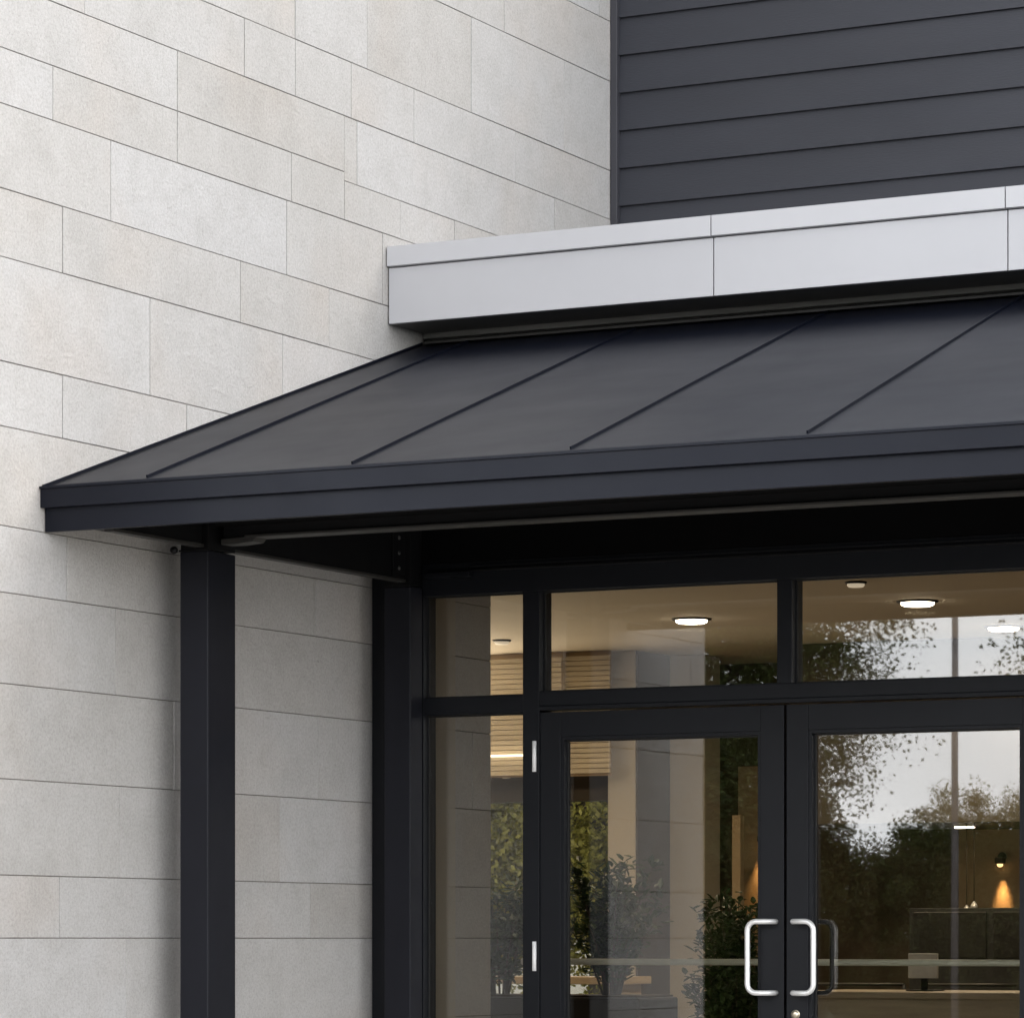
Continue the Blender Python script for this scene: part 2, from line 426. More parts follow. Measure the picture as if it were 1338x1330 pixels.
# roof sheet: gently oil-canned
b = MB(); nx, ny = 90, 60
rr = random.Random(5)
grid = []
def oil(x, y):
    return .0009*math.sin(x*5.1+1.3*math.sin(y*2.1))*math.sin(y*3.3+x*1.7)
for j in range(ny+1):
    row = []
    for i in range(nx+1):
        x = .006+(CX1-.006)*i/nx; y = ye+(yt-ye)*j/ny; z = ze+(zt-ze)*j/ny
        edge = min(1, j/4, (ny-j)/4, i/3, (nx-i)/3)
        row.append(b.bm.verts.new((x, y, z+oil(x, y)*edge)))
    grid.append(row)
for j in range(ny):
    for i in range(nx):
        f = b.bm.faces.new((grid[j][i], grid[j][i+1], grid[j+1][i+1], grid[j+1][i])); f.smooth = True
low = b.bm.copy() if False else None
# underside of the sheet
bl = [b.bm.verts.new(p) for p in ((.006, ye, ze-.03), (CX1, ye, ze-.03), (CX1, yt, zt-.03), (.006, yt, zt-.03))]
b.bm.faces.new(bl[::-1])
b.bm.faces.new([bl[0], bl[1]]+[grid[0][i] for i in range(nx, -1, -1)])
b.bm.faces.new([bl[1], bl[2]]+[grid[j][nx] for j in range(ny, -1, -1)])
b.bm.faces.new([bl[2], bl[3]]+[grid[ny][i] for i in range(0, nx+1)])
b.bm.faces.new([bl[3], bl[0]]+[grid[j][0] for j in range(0, ny+1)])
b.build('roof_sheet', M['roof'], cn)
for (xa, xt) in ((.362, .215), (1.108, .915), (1.856, 1.672), (2.618, 2.41), (3.37, 3.16)):
    b = bmesh.new(); hw = .0024; h = .009
    A = Vector((xa, ye+.045, ze+.045*(zt-ze)/(yt-ye))); B = Vector((xt, yt-.03, zt-.03*(zt-ze)/(yt-ye)))
    prof = [(-hw, -.003), (-hw, h), (hw, h), (hw, -.003)]
    r0 = [b.verts.new(A+Vector((px, 0, 0))+nrmv*pz) for px, pz in prof]
    r1 = [b.verts.new(B+Vector((px, 0, 0))+nrmv*pz) for px, pz in prof]
    b.faces.new(r0[::-1]); b.faces.new(r1)
    for i in range(4): b.faces.new((r0[i], r0[(i+1) % 4], r1[(i+1) % 4], r1[i]))
    m = MB(); m._merge(b); m.build('standing_seam', M['roof'], cn)
# rake trim on the stone side, ridge flashing, eave metalwork
s = (zt-ze)/(yt-ye)
MB().prism([(ye-.01, ze-.04), (yt, zt-.04), (yt, zt+.010), (ye-.01, ze+.006)], 'x', .0015, .0058).build('rake_trim', M['fascia'], cn)
MB().prism([(12.405, zt-.004), (12.444, zt+.004), (12.444, zt+.020), (12.436, zt+.020), (12.405, zt+.004)], 'x', .03, CX1).build('ridge_flashing', M['flange'], cn)
MB().prism([(9.915, 1.372), (9.934, 1.372), (9.934, 1.4385), (9.922, 1.4395), (9.908, 1.4395), (9.908, 1.432), (9.915, 1.4315)], 'x', .0015, CX1).build('drip_edge', M['fascia'], cn)
MB().box(.0035, CX1-.002, 9.938, 9.960, 1.297, 1.392, .0012).build('fascia', M['fascia'], cn)
MB().prism([(9.961, 1.40), (10.634, 1.60), (12.44, 1.60), (12.44, 1.530), (10.7005, 1.530), (10.634, 1.372), (9.961, 1.372)], 'x', .02, CX1-.01).build('soffit', M['soffit'], cn)
MB().box(.2405, CX1-.05, 10.635, 10.70, 1.337, 1.5295).build('front_beam', M['black'], cn)
MB().box(.33, CX1-.05, 10.62, 10.705, 1.3285, 1.3365, .001).build('beam_flange', M['flange'], cn)
b = MB().box(.115, .195, 10.03, 10.634, 1.309, 1.3715, .001).box(.115, .195, 10.7005, 12.0, 1.309, 1.5295, .001); sb = b.build('side_beam', M['black'], cn)
MB().box(.168, .204, 10.03, 11.952, 1.2985, 1.3085, .001).build('beam_flange', M['flange'], cn)
MB().prism([(.24, 1.3275), (.375, 1.3275), (.362, 1.314), (.30, 1.309), (.24, 1.309)], 'y', 10.62, 10.69, .001).build('bracket', M['flange'], cn)
MB().box(.1955, .2035, 11.86, 11.95, 1.315, 1.5290, .001).build('bracket', M['black'], cn)
for (x, y, z) in ((.1, 10.55, 1.291),):
    MB().lathe([(.001, -.012), (.010, -.010), (.013, 0), (.010, .010), (.001, .012)], (x, y, z), 'y', 14).build('bolt', M['black'], cn)
for (x, y, z) in ((.204, 11.90, 1.345), (.204, 11.90, 1.40), (.204, 11.90, 1.455)):
    MB().lathe([(.007, 0), (.007, .004), (.004, .006), (.001, .0065)], (x, y, z), 'x', 8).build('bolt', M['bolt'], cn)

def post(label, x0, x1, y0, y1, top):
    p = thing('canopy_post', ((x0+x1)/2, (y0+y1)/2, G), label, 'post', 'steel posts carrying the canopy')
    MB().box(x0, x1, y0, y1, G, top-.002, .004).build('shaft', M['post'], p)
    MB().box(x0-.004, x1+.002, y0-.002, y0+.03, top-.0015, top+.004, .001).build('cap_plate', M['black'], p)
    MB().box(x0+.002, x1-.001, y0+.002, y1-.002, top+.0045, 1.5285, .001).build('neck', M['black'], p)
    MB().box(x0-.05, x1+.05, y0-.05, y1+.05, G, G+.012, .002).build('base_plate', M['post'], p)
    return p
post('charcoal square steel post at the front corner of the canopy', .110, .220, 10.57, 10.745, 1.288)
post('charcoal steel post standing against the glazing beside the stone wall', .112, .222, 11.955, 12.045, 1.285)
post('charcoal square steel post at the far right of the canopy', 3.35, 3.458, 10.57, 10.722, 1.288)

# ------------------------------------------------------------------ storefront
F0, F1 = 12.05, 12.15; GY = 12.095
HD = 1.254
sf = thing('storefront_frame', (1.5, F0, G), 'black aluminium glazed frame around the entrance doors', 'window frame')
def fr(name, *a, m='frame', bev=.0015): return MB().box(*a, bev).build(name, M[m], sf)
fr('jamb', .006, .060, F0+.003, F1, G, 1.37)
fr('jamb', .061, .110, F0-.02, F1-.002, G, 1.37)
fr('jamb', .111, .195, F0+.001, F1, G, 1.37, m='gasket')
fr('jamb', .1955, .2100, F0-.010, F1, G, 1.31)
fr('jamb', .2105, .2220, F0+.004, F1, G, 1.3705)
fr('header', .2225, 3.05, F0, F1, HD, 1.3705)
fr('head_panel', .20, 3.11, F0-.001, F1, 1.3715, 1.5285, m='soffit')
fr('head_flashing', .26, 3.05, F0-.022, F0-.0015, 1.336, 1.342, m='black')
fr('head_flashing', .42, 3.05, F0-.012, F0-.0015, 1.353, 1.358, m='frame')
fr('head_bracket', .245, .43, F0-.034, F0-.0005, 1.317, 1.334)
fr('transom_bar', .2225, .6325, F0+.002, F1-.001, .817, .880)
fr('transom_bar', .7005, 2.66, F0+.002, F1-.001, .838, .890)
fr('transom_bar', .7005, 2.66, F0-.004, F1-.003, .8225, .8375)
fr('mullion', .633, .700, F0, F1, G, HD-.0005)
fr('mullion', 1.631, 1.687, F0+.001, F1, .8905, HD-.0005)
fr('mullion', 2.661, 2.728, F0, F1, G, HD-.0005)
fr('transom_bar', 2.7285, 3.05, F0+.002, F1-.001, .817, .880)
fr('jamb', 3.0505, 3.11, F0-.002, F1, G, 1.37)
fr('sill', .2225, .6325, F0-.01, F1, G, G+.12)
fr('sill', 2.7285, 3.05, F0-.01, F1, G, G+.12)
def pane(x0, x1, z0, z1, par, gy=GY):
    o = MB().box(x0, x1, gy, gy+.008, z0, z1).build('pane', M['glass'], par)
    g = .006
    b = MB()
    b.box(x0, x0+g, gy-.006, gy-.0005, z0, z1); b.box(x1-g, x1, gy-.006, gy-.0005, z0, z1)
    b.box(x0+g+.0002, x1-g-.0002, gy-.006, gy-.0005, z0, z0+g); b.box(x0+g+.0002, x1-g-.0002, gy-.006, gy-.0005, z1-g, z1)
    b.build('gasket', M['gasket'], o)
    return o
pane(.2222, .6325, .8803, HD-.0003, sf); pane(.2222, .6325, G+.121, .8168, sf)
pane(.7003, 1.6308, .8905, HD-.0003, sf); pane(1.6872, 2.6605, .8905, HD-.0003, sf)
pane(2.7283, 3.0503, .8803, HD-.0003, sf); pane(2.7283, 3.0503, G+.121, .8168, sf)

def door(x0, x1, gx0, gx1, label, hinge_x, pull_in, pull_out, lock):
    d = thing('entrance_door', ((x0+x1)/2, F0, G), label, 'door', 'pair of glass entrance doors')
    z0, z1 = G+.012, .816; gz0, gz1 = G+.27, .714
    def m(name, a, b, c, e): return MB().box(a, b, F0+.004, F0+.062, c, e, .0018).build(name, M['frame'], d)
    m('stile', x0, gx0-.012, z0, z1); m('stile', gx1+.012, x1, z0, z1)
    m('rail', gx0-.0118, gx1+.0118, gz1+.012, z1); m('rail', gx0-.0118, gx1+.0118, z0, gz0-.012)
    b = MB()                                                       # glazing bead
    y0, y1 = F0+.009, F0+.06
    b.box(gx0-.0117, gx0, y0, y1, gz0-.0117, gz1+.0117); b.box(gx1, gx1+.0117, y0, y1, gz0-.0117, gz1+.0117)
    b.box(gx0+.0002, gx1-.0002, y0, y1, gz1, gz1+.0117); b.box(gx0+.0002, gx1-.0002, y0, y1, gz0-.0117, gz0)
    b.build('glazing_bead', M['frame'], d)
    pane(gx0, gx1, gz0, gz1, d, F0+.040)
    # bent tube pull handle, outside and inside
    for side, mm in ((-1, 'steel'), (1, 'frame')):
        yb = F0+.004 if side < 0 else F0+.062
        out = yb+side*.055
        if side > 0: dx = .0
        else: dx = 0
        xa, xb = pull_in, pull_out; sg = 1 if xb > xa else -1; r = .032
        zt, zb = .060, -.189
        pts = [(xa, yb-side*.002, zt), (xa+sg*.004, yb+side*.02, zt), (xa+sg*.016, out-side*.012, zt), (xa+sg*.030, out, zt)]
        def arc(cxx, cz, a0, a1): return [(cxx+sg*r*math.cos(R(a0+(a1-a0)*k/6)), out, cz+r*math.sin(R(a0+(a1-a0)*k/6))) for k in range(7)]
        pts += arc(xb-sg*r, zt-r, 90, 0)+arc(xb-sg*r, zb+r, 0, -90)
        pts += [(xa+sg*.030, out, zb), (xa+sg*.016, out-side*.012, zb), (xa+sg*.004, yb+side*.02, zb), (xa, yb-side*.002, zb)]
        b = MB().tube(pts, .0096 if side < 0 else .008, 14)
        h = b.build('pull_handle', M[mm], d)
        if side > 0: h['label'] = 'dark pull handle on the inner face of the door'
    for (a, c) in ((.602, .713), (-.116, -.010), (-.95, -.84)):
        b = MB().tube([(hinge_x, F0-.006, a), (hinge_x, F0-.006, c)], .0075, 12)
        b.build('hinge', M['hinge'], d)
    if lock:
        b = MB().lathe([(.014, 0), (.014, -.006), (.010, -.009), (.001, -.0095)], (lock, F0+.004, -.264), 'y', 18)
        b.lathe([(.017, 0), (.017, -.002), (.0145, -.003)], (lock, F0+.0035, -.264), 'y', 18)
        b.build('lock_cylinder', M['brass'], d)
    return d
door(.7015, 1.6555, .796, 1.555, 'left glass entrance door with its steel pull handle on the right stile', .683, 1.626, 1.541, None)
door(1.6655, 2.6595, 1.760, 2.520, 'right glass entrance door with a lock cylinder below its pull handle', 2.6675, 1.694, 1.790, 1.700)

# stone pier right of the storefront (outside the picture)
pr = thing('stone_pier', (5.5, 12.1, G), 'pale stone wall closing the facade right of the doors', 'wall')
MB().box(3.1105, XR, 12.06, 12.42, G, 1.655).build('facing', M['stone'], pr)

# ------------------------------------------------------------------ interior shell
CZ = 1.60
tag(sheet('lobby_floor', -6, XR, 12.152, 20.1, G, M['floor']), kind='structure')
tag(MB().box(-6, XR, 12.152, 20.15, CZ, CZ+.05).build('lobby_ceiling', M['ceil'], origin=(0, 15, E+CZ)), kind='structure')
tag(MB().box(.006, 3.2, 12.152, 12.44, HD+.08, CZ-.002).build('lobby_bulkhead', M['ceil'], origin=(1, 12.3, E)), kind='structure')
def iwall(name, label, mt, *boxes, cat='wall'):
    b = MB()
    for q in boxes: b.box(*q)
    o = b.build(name, M[mt], origin=((boxes[0][0]+boxes[0][1])/2, boxes[0][2], 0)); return tag(o, label, cat)
iwall('upper_wing', 'blank upper storey of the wing behind the stone wall', 'room', (-8, -.006, Y1, 19.05, CZ+.055, 5.5))
iwall('lobby_wall', 'dark wall at the far left side of the lobby', 'darkwall', (-6.15, -6.001, 13.02, 19.05, G, CZ))
# end wall with the window: below the timber screen
iwall('lobby_wall', 'greyish brown wall band under the timber slat screen', 'darkwall',
      (-5.999, -2.301, 18.9, 19.05, .775, CZ-.001), (-5.999, -5.6, 18.9, 19.05, G, .7745), (-2.32, -2.301, 18.9, 19.05, G, .7745), (-5.599, -2.321, 18.9, 19.05, G, -.95))
iwall('lobby_wall', 'brown timber panelled wall at the back of the lobby', 'brownwall', (-2.2, XR, 20.0, 20.15, G, CZ-.001))
iwall('lobby_wall', 'brown side wall near the back left of the lobby', 'brownwall', (-2.30, -2.20, 19.241, 20.15, G, CZ-.001))
iwall('lobby_wall', 'plain wall at the right end of the lobby', 'tanwall', (XR, XR+.15, 12.152, 20.15, G, CZ-.001))
iwall('lobby_bulkhead_wall', 'dropped brown bulkhead over the back of the lobby', 'darkwall', (-1.2, XR-.01, 18.8, 19.995, .62, CZ-.002), cat='bulkhead')
iwall('plaster_reveal', 'pale plaster strip just inside the narrow side window', 'plaster', (.004, .03, 12.16, 12.66, G, HD+.07), cat='wall')
cl = thing('lobby_column', (-2.1, 18.9, G), 'pale column at the back of the lobby seen through the left door', 'column')
MB().box(-2.30, -2.131, 18.80, 19.24, G, CZ-.001, .004).build('shaft', M['plaster'], cl)
MB().box(-2.1305, -2.12, 18.81, 19.235, G, CZ-.001).build('dark_side_sheet', M['darkwall'], cl)  # thin dark sheet added to give the shaft its darker side
MB().box(-2.1300, -1.905, 19.2405, 19.45, G, CZ-.001, .004).build('pilaster', M['plaster'], cl)

# window frame in the end wall
wf = thing('lobby_window', (-4, 18.9, -.95), 'lobby end window looking out to the olive green trees', 'window')
b = MB()
for x in (-5.57, -4.6, -3.62, -2.36): b.box(x, x+.03, 18.93, 18.99, -.93, .765)
b.build('frame', M['frame'], wf)
MB().box(-5.599, -2.3205, 18.955, 18.962, -.95, .7740).build('pane', M['clear'], wf)

# timber slat screen
ss = thing('slat_screen', (-4, 18.7, .9), 'honey coloured timber slat screen glowing above the lobby window', 'screen')
b = MB(); z = .915
k = 0
rw = random.Random(3)
while z < CZ-.03:
    b.box(-5.9, -2.52, 18.66+rw.uniform(-.003, .003), 18.675, z, z+.0248); z += .0285
b.build('slats', M['wood'], ss)
MB().box(-5.9, -2.52, 18.6765, 18.6795, .905, CZ-.003).build('backing', M['tanwall'], ss)
b = MB(); z = .92
while z < CZ-.03:
    b.box(-2.519, -2.24, 18.70, 18.715, z, z+.0245); z += .0285
b.build('slats', M['wood'], ss)
MB().box(-2.519, -2.24, 18.717, 18.722, .905, CZ-.003).build('backing', M['tanwall'], ss)
for x in (-5.6, -4.9, -4.2, -3.5, -2.9, -2.55): MB().box(x, x+.03, 18.68, 18.72, .90, CZ-.002).build('batten', M['wood'], ss)
MB().box(-5.8, -2.6, 18.62, 18.64, 1.018, 1.030, .003).build('strip_light', M['strip'], ss)

# ------------------------------------------------------------------ ceiling lights
def area(name, loc, size, power, colr, rot=(0, 0, 0), shape='DISK', spread=None):
    ld = bpy.data.lights.new(name, 'AREA'); ld.shape = shape; ld.size = size; ld.energy = power; ld.color = colr
    if spread: ld.spread = spread
    o = bpy.data.objects.new(name, ld); o.location = (loc[0], loc[1], loc[2]+E); o.rotation_euler = rot; col.objects.link(o); return o
CL = [(-.99, 17.06, .08, 'oval ceiling downlight in the middle of the left transom pane'),
      (.37, 16.66, .08, 'brightest ceiling downlight, upper one of the right transom pane'),
      (.24, 18.21, .08, 'bright ceiling downlight at the right edge of the transom pane'),
      (.47, 15.64, .04, 'small dim ceiling light near the top of the right transom pane'),
      (-2.45, 17.81, .04, 'small ceiling light above the timber screen in the side window')]
for i, (x, y, r, lab) in enumerate(CL):
    t = thing('ceiling_light', (x, y, CZ), lab, 'ceiling light', 'ceiling lights in the lobby')
    MB().lathe([(r*1.25, 0), (r*1.25, -.006), (r*1.1, -.010), (r*1.05, -.004)], (x, y, CZ-.0005), 'z', 28).build('trim_ring', M['frame'], t)
    MB().lathe([(r, -.006), (r*.97, -.018), (r*.8, -.024), (r*.01, -.026)], (x, y, CZ-.0005), 'z', 28).build('lens', M['lens' if r > .07 else 'lensdim'], t)
    if r > .07:
        area('lobby_lamp', (x, y, CZ-.055), r*2, 8.8, (1, .80, .55))
area('lobby_lamp', (3.8, 16.5, CZ-.05), .3, 7, (1, .80, .55))  # extra lamp without a fixture, brightens the right part of the lobby
area('lobby_lamp', (-3.8, 16.4, CZ-.05), .3, 15, (1, .80, .55))  # extra lamp for the left part of the lobby, no fixture above it
area('strip_lamp', (-4.2, 18.50, .99), 2.6, 60, (1, .83, .60), (R(-115), 0, 0), 'DISK')

# ------------------------------------------------------------------ sconces on the back wall
def sconce(x, z, lab, y=21.995, pw=5, cone=26):
    t = thing('wall_sconce', (x, y, z), lab, 'wall lamp', 'amber wall sconces')
    MB().lathe([(.025, 0), (.025, -.015)], (x, y, z+.04), 'y', 18).build('back_plate', M['frame'], t)
    MB().box(x-.025, x+.025, y-.07, y-.015, z, z+.035, .006).build('shade', M['brownwall'], t)
    MB().lathe([(.017, 0), (.016, -.012), (.006, -.018)], (x, y-.045, z-.001), 'z', 16).build('bulb', M['amber'], t)
    ld = bpy.data.lights.new('sconce_lamp', 'SPOT'); ld.energy = pw; ld.color = (1, .55, .2); ld.spot_size = R(cone); ld.spot_blend = .9; ld.shadow_soft_size = .02
    o = bpy.data.objects.new('sconce_lamp', ld); o.location = (x, y-.05, z-.03+E); o.rotation_euler = (R(16), 0, 0); col.objects.link(o)
iwall('tan_panel', 'tan wall panel lit by the amber sconce seen in the right door', 'tanwall', (-.66, -.10, 19.96, 19.999, G, .615), cat='wall panel')
iwall('tan_panel', 'tan wall panel glowing orange behind the left door', 'tanwall', (-2.02, -1.73, 19.96, 19.999, G, 1.0), cat='wall panel')
sconce(-.395, .42, 'amber sconce throwing a cone of light down the tan panel', 19.955, 7, 34)
sconce(-1.845, .56, 'amber sconce above the panel glimpsed through the left door', 19.955, 4.5, 60)
iwall('door_jamb_post', 'thin tan upright beside the orange lit panel', 'tanwall', (-1.72, -1.67, 19.2, 19.25, G, .69), cat='upright')

# ------------------------------------------------------------------ handrail, desk, chairs
hr = thing('handrail', (1.3, 13.2, G), 'satin metal handrail running level across the lobby behind the doors', 'handrail')
MB().tube([(.04, 13.2, -.090), (3.6, 13.2, -.090)], .0125, 16).build('rail', M['rail'], hr)
for x in (.105, 1.19, 2.34, 3.4): MB().tube([(x, 13.2, G), (x, 13.2, -.1005)], .011, 12).build('post', M['rail'], hr)

dk = thing('reception_desk', (.9, 15.4, G), 'light oak reception desk low behind the right door', 'desk')
MB().box(.30, 1.62, 15.30, 15.34, G, -.262, .002).build('front_panel', M['desk'], dk)
MB().box(.27, 1.66, 15.26, 16.0, -.2615, -.232, .004).build('desk_top', M['desk'], dk)
MB().box(.30, .33, 15.341, 15.98, G, -.262, .002).build('side_panel', M['desk'], dk)
MB().box(1.60, 1.63, 15.341, 15.98, G, -.262, .002).build('side_panel', M['desk'], dk)
mn = thing('monitor', (.82, 15.6, -.23), 'pale back of a computer monitor on the reception desk', 'monitor')
MB().box(.735, .875, 15.60, 15.615, -.175, -.065, .004).build('screen', M['paper'], mn)
MB().box(.79, .82, 15.616, 15.63, -.228, -.10, .002).build('stand', M['frame'], mn)
MB().box(.74, .87, 15.56, 15.70, -.2315, -.226, .001).build('foot', M['frame'], mn)

def office_chair(x, y, lab):
    t = thing('office_chair', (x, y, G), lab, 'chair')
    MB().box(x-.24, x+.24, y-.22, y+.24, G+.46, G+.54, .03).build('seat', M['chairblack'], t)
    b = MB().prism([(x-.20, G+.62), (x+.20, G+.62), (x+.225, G+.90), (x+.17, G+1.14), (x-.17, G+1.14), (x-.225, G+.90)], 'y', y+.20, y+.26, .02)
    b.build('backrest', M['chairblack'], t)
    MB().box(x-.03, x+.03, y+.262, y+.29, G+.50, G+.80, .005).build('back_bracket', M['chairblack'], t)
    MB().tube([(x, y, G+.08), (x, y, G+.46)], .028, 12).build('column', M['frame'], t)
    for k in range(5):
        a = R(72*k+10); MB().tube([(x, y, G+.09), (x+.28*math.cos(a), y+.28*math.sin(a), G+.06)], .02, 8).build('leg', M['frame'], t)
        MB().lathe([(.001, -.03), (.028, -.02), (.028, .02), (.001, .03)], (x+.28*math.cos(a), y+.28*math.sin(a), G+.029), 'x', 12).build('castor', M['frame'], t)
    for sx in (-1, 1):
        MB().tube([(x+sx*.235, y-.10, G+.52), (x+sx*.27, y-.10, G+.70), (x+sx*.27, y+.16, G+.70)], .012, 8).build('armrest', M['frame'], t)
office_chair(1.02, 16.55, 'black office chair behind the reception desk in the right door')
def waiting_chair(x, y, lab):
    t = thing('waiting_chair', (x, y, G), lab, 'chair', 'waiting chairs beside the desk')
    MB().box(x-.24, x+.24, y-.24, y+.24, G+.55, G+.61, .02).build('seat', M['chairblack'], t)
    MB().box(x-.22, x+.22, y+.22, y+.255, G+.74, G+.98, .015).build('backrest', M['chairblack'], t)
    for sx in (-1, 1):
        MB().tube([(x+sx*.25, y-.22, G), (x+sx*.25, y-.22, G+.82), (x+sx*.25, y+.24, G+.84), (x+sx*.25, y+.24, G)], .008, 8).build('side_frame', M['frame'], t)
    MB().tube([(x-.25, y+.235, G+1.02), (x+.25, y+.235, G+1.02)], .008, 8).build('top_rail', M['flange'], t)
    for sx in (-.25, .25): MB().tube([(x+sx, y+.24, G+.84), (x+sx, y+.235, G+1.02)], .010, 8).build('upright', M['frame'], t)
waiting_chair(-.33, 17.4, 'black waiting chair with metal arms nearest the door handle')
waiting_chair(.28, 17.4, 'black waiting chair with metal arms, the right one near the desk')
bx = thing('storage_cabinet', (.35, 18.5, G), 'dark brown cabinet with an ochre lit niche behind the chairs', 'cabinet')
MB().box(-.35, .55, 18.4, 18.75, G, .16, .004).build('body', M['chairblack'], bx)
for x in (-.32, .12): MB().box(x, x+.40, 18.385, 18.3995, -.1, .14, .003).build('door', M['pot'], bx)
# pendant lamps
for i, (x, lab) in enumerate(((-.217, 'left thin pendant cord lamp at the back of the lobby'), (-.175, 'right thin pendant cord lamp at the back of the lobby'))):
    t = thing('pendant_lamp', (x, 18.9, CZ), lab, 'pendant lamp', 'thin pendant lamps')
    MB().tube([(x, 18.9, .18+.02*i), (x, 18.9, .619)], .003, 8).build('cord', M['brownwall'], t)
    MB().lathe([(.004, 0), (.018, -.02), (.02, -.035), (.01, -.04)], (x, 18.9, .18+.02*i), 'z', 14).build('shade', M['steel'], t)
    MB().lathe([(.012, 0), (.014, -.012), (.004, -.02)], (x, 18.9, .122+.02*i), 'z', 10).build('bulb', M['amber'], t)
for (x, y, lab) in ((-.34, 19.2, 'thin bright bulkhead light crossing the mirrored lamp post'),):
    t = thing('bulkhead_light', (x, y, .61), lab, 'ceiling light')
    MB().box(x-.055, x+.055, y-.03, y+.03, .608, .6195, .002).build('housing', M['rail'], t)
    MB().box(x-.05, x+.05, y-.025, y+.025, .600, .6078, .002).build('lens', M['lens'], t)

# ------------------------------------------------------------------ plants
def leaf_mesh(b, p, d, up, ln, w):
    """one folded leaf of six points"""
    d = d.normalized(); s = d.cross(up)
    if s.length < 1e-3: s = Vector((1, 0, 0))
    s.normalize(); n = s.cross(d)
    q = [p, p+d*ln*.35+s*w*.5+n*w*.15, p+d*ln*.75+s*w*.33+n*w*.08, p+d*ln-n*ln*.08, p+d*ln*.75-s*w*.33+n*w*.08, p+d*ln*.35-s*w*.5+n*w*.15]
    vs = [b.verts.new(x) for x in q]
    b.faces.new((vs[0], vs[1], vs[2], vs[3])); b.faces.new((vs[0], vs[3], vs[4], vs[5]))
def shrub(x, y, zbase, h, rad, seed, lab, leafmat='leafdark', nst=16, ll=.062):
    r = random.Random(seed)
    t = thing('potted_plant', (x, y, zbase), lab, 'plant', 'dark leafy plants in the lobby')
    lb = bmesh.new(); st = MB()
    for i in range(nst):
        a = r.uniform(0, 6.28); sp = rad*r.uniform(.2, 1); hh = h*r.uniform(.5, 1)
        p0 = Vector((x+.04*math.cos(a), y+.04*math.sin(a), zbase))
        p2 = Vector((x+sp*math.cos(a), y+sp*math.sin(a), zbase+hh)); p1 = p0.lerp(p2, .5)+Vector((-.15*math.cos(a)*sp, -.15*math.sin(a)*sp, hh*.12))
        pts = [p0.lerp(p1, k/4).lerp(p1.lerp(p2, k/4), k/4) for k in range(5)]
        st.tube(pts, .004, 5, radii=[.006, .005, .004, .003, .002])
        for k in range(int(hh/.0065)):
            f = r.uniform(.18, 1.0); q = p0.lerp(p1, f).lerp(p1.lerp(p2, f), f)
            d = Vector((r.uniform(-1, 1), r.uniform(-1, 1), r.uniform(-.25, .9)))
            q = q + Vector((r.gauss(0, .022), r.gauss(0, .022), r.gauss(0, .018)))
            leaf_mesh(lb, q, d, Vector((0, 0, 1)), ll*r.uniform(.6, 1.2), ll*.45*r.uniform(.8, 1.2))
    st.build('stems', M['bark'], t)
    m = MB(); m.bm.free(); m.bm = lb; m.build('foliage', M[leafmat], t)
    return t
tp = thing('trough_planter', (-1.6, 16.2, G), 'black trough planter below the lobby window plants', 'planter')
MB().box(-2.35, -.78, 16.0, 16.45, G, -.28, .01).build('trough', M['pot'], tp)
MB().box(-2.33, -.80, 16.02, 16.43, -.2795, -.27).build('soil', M['soil'], tp)
shrub(-1.62, 16.2, -.27, .58, .26, 1, 'dark leafy plant on the left of the trough planter, in the side window', nst=20)
shrub(-1.02, 16.2, -.27, .66, .30, 2, 'tall dark leafy plant in the trough seen through the left door glass', nst=26)
shrub(-1.9, 16.25, -.27, .48, .22, 4, 'low dark plant at the far left end of the trough planter', nst=12)
t = thing('round_planter', (.10, 15.2, G), 'black round planter standing right of the lobby column', 'planter')
MB().lathe([(.16, 0), (.2, .02), (.23, .5), (.22, .52), (.2, .5), (.2, .46), (.001, .46)], (.10, 15.2, G), 'z', 28).build('pot', M['pot'], t)
shrub(.08, 15.2, G+.47, .98, .26, 7, 'dense dark green shrub in the round planter behind the left handle', nst=46, ll=.058)
ct = thing('console_table', (-2.3, 17.9, G), 'low tan console table beneath the lobby window', 'table')
MB().box(-3.4, -1.7, 17.7, 18.1, -.24, -.20, .004).build('table_top', M['desk'], ct)
for x in (-3.35, -1.8): MB().box(x, x+.05, 17.72, 18.08, G, -.241, .003).build('leg', M['desk'], ct)

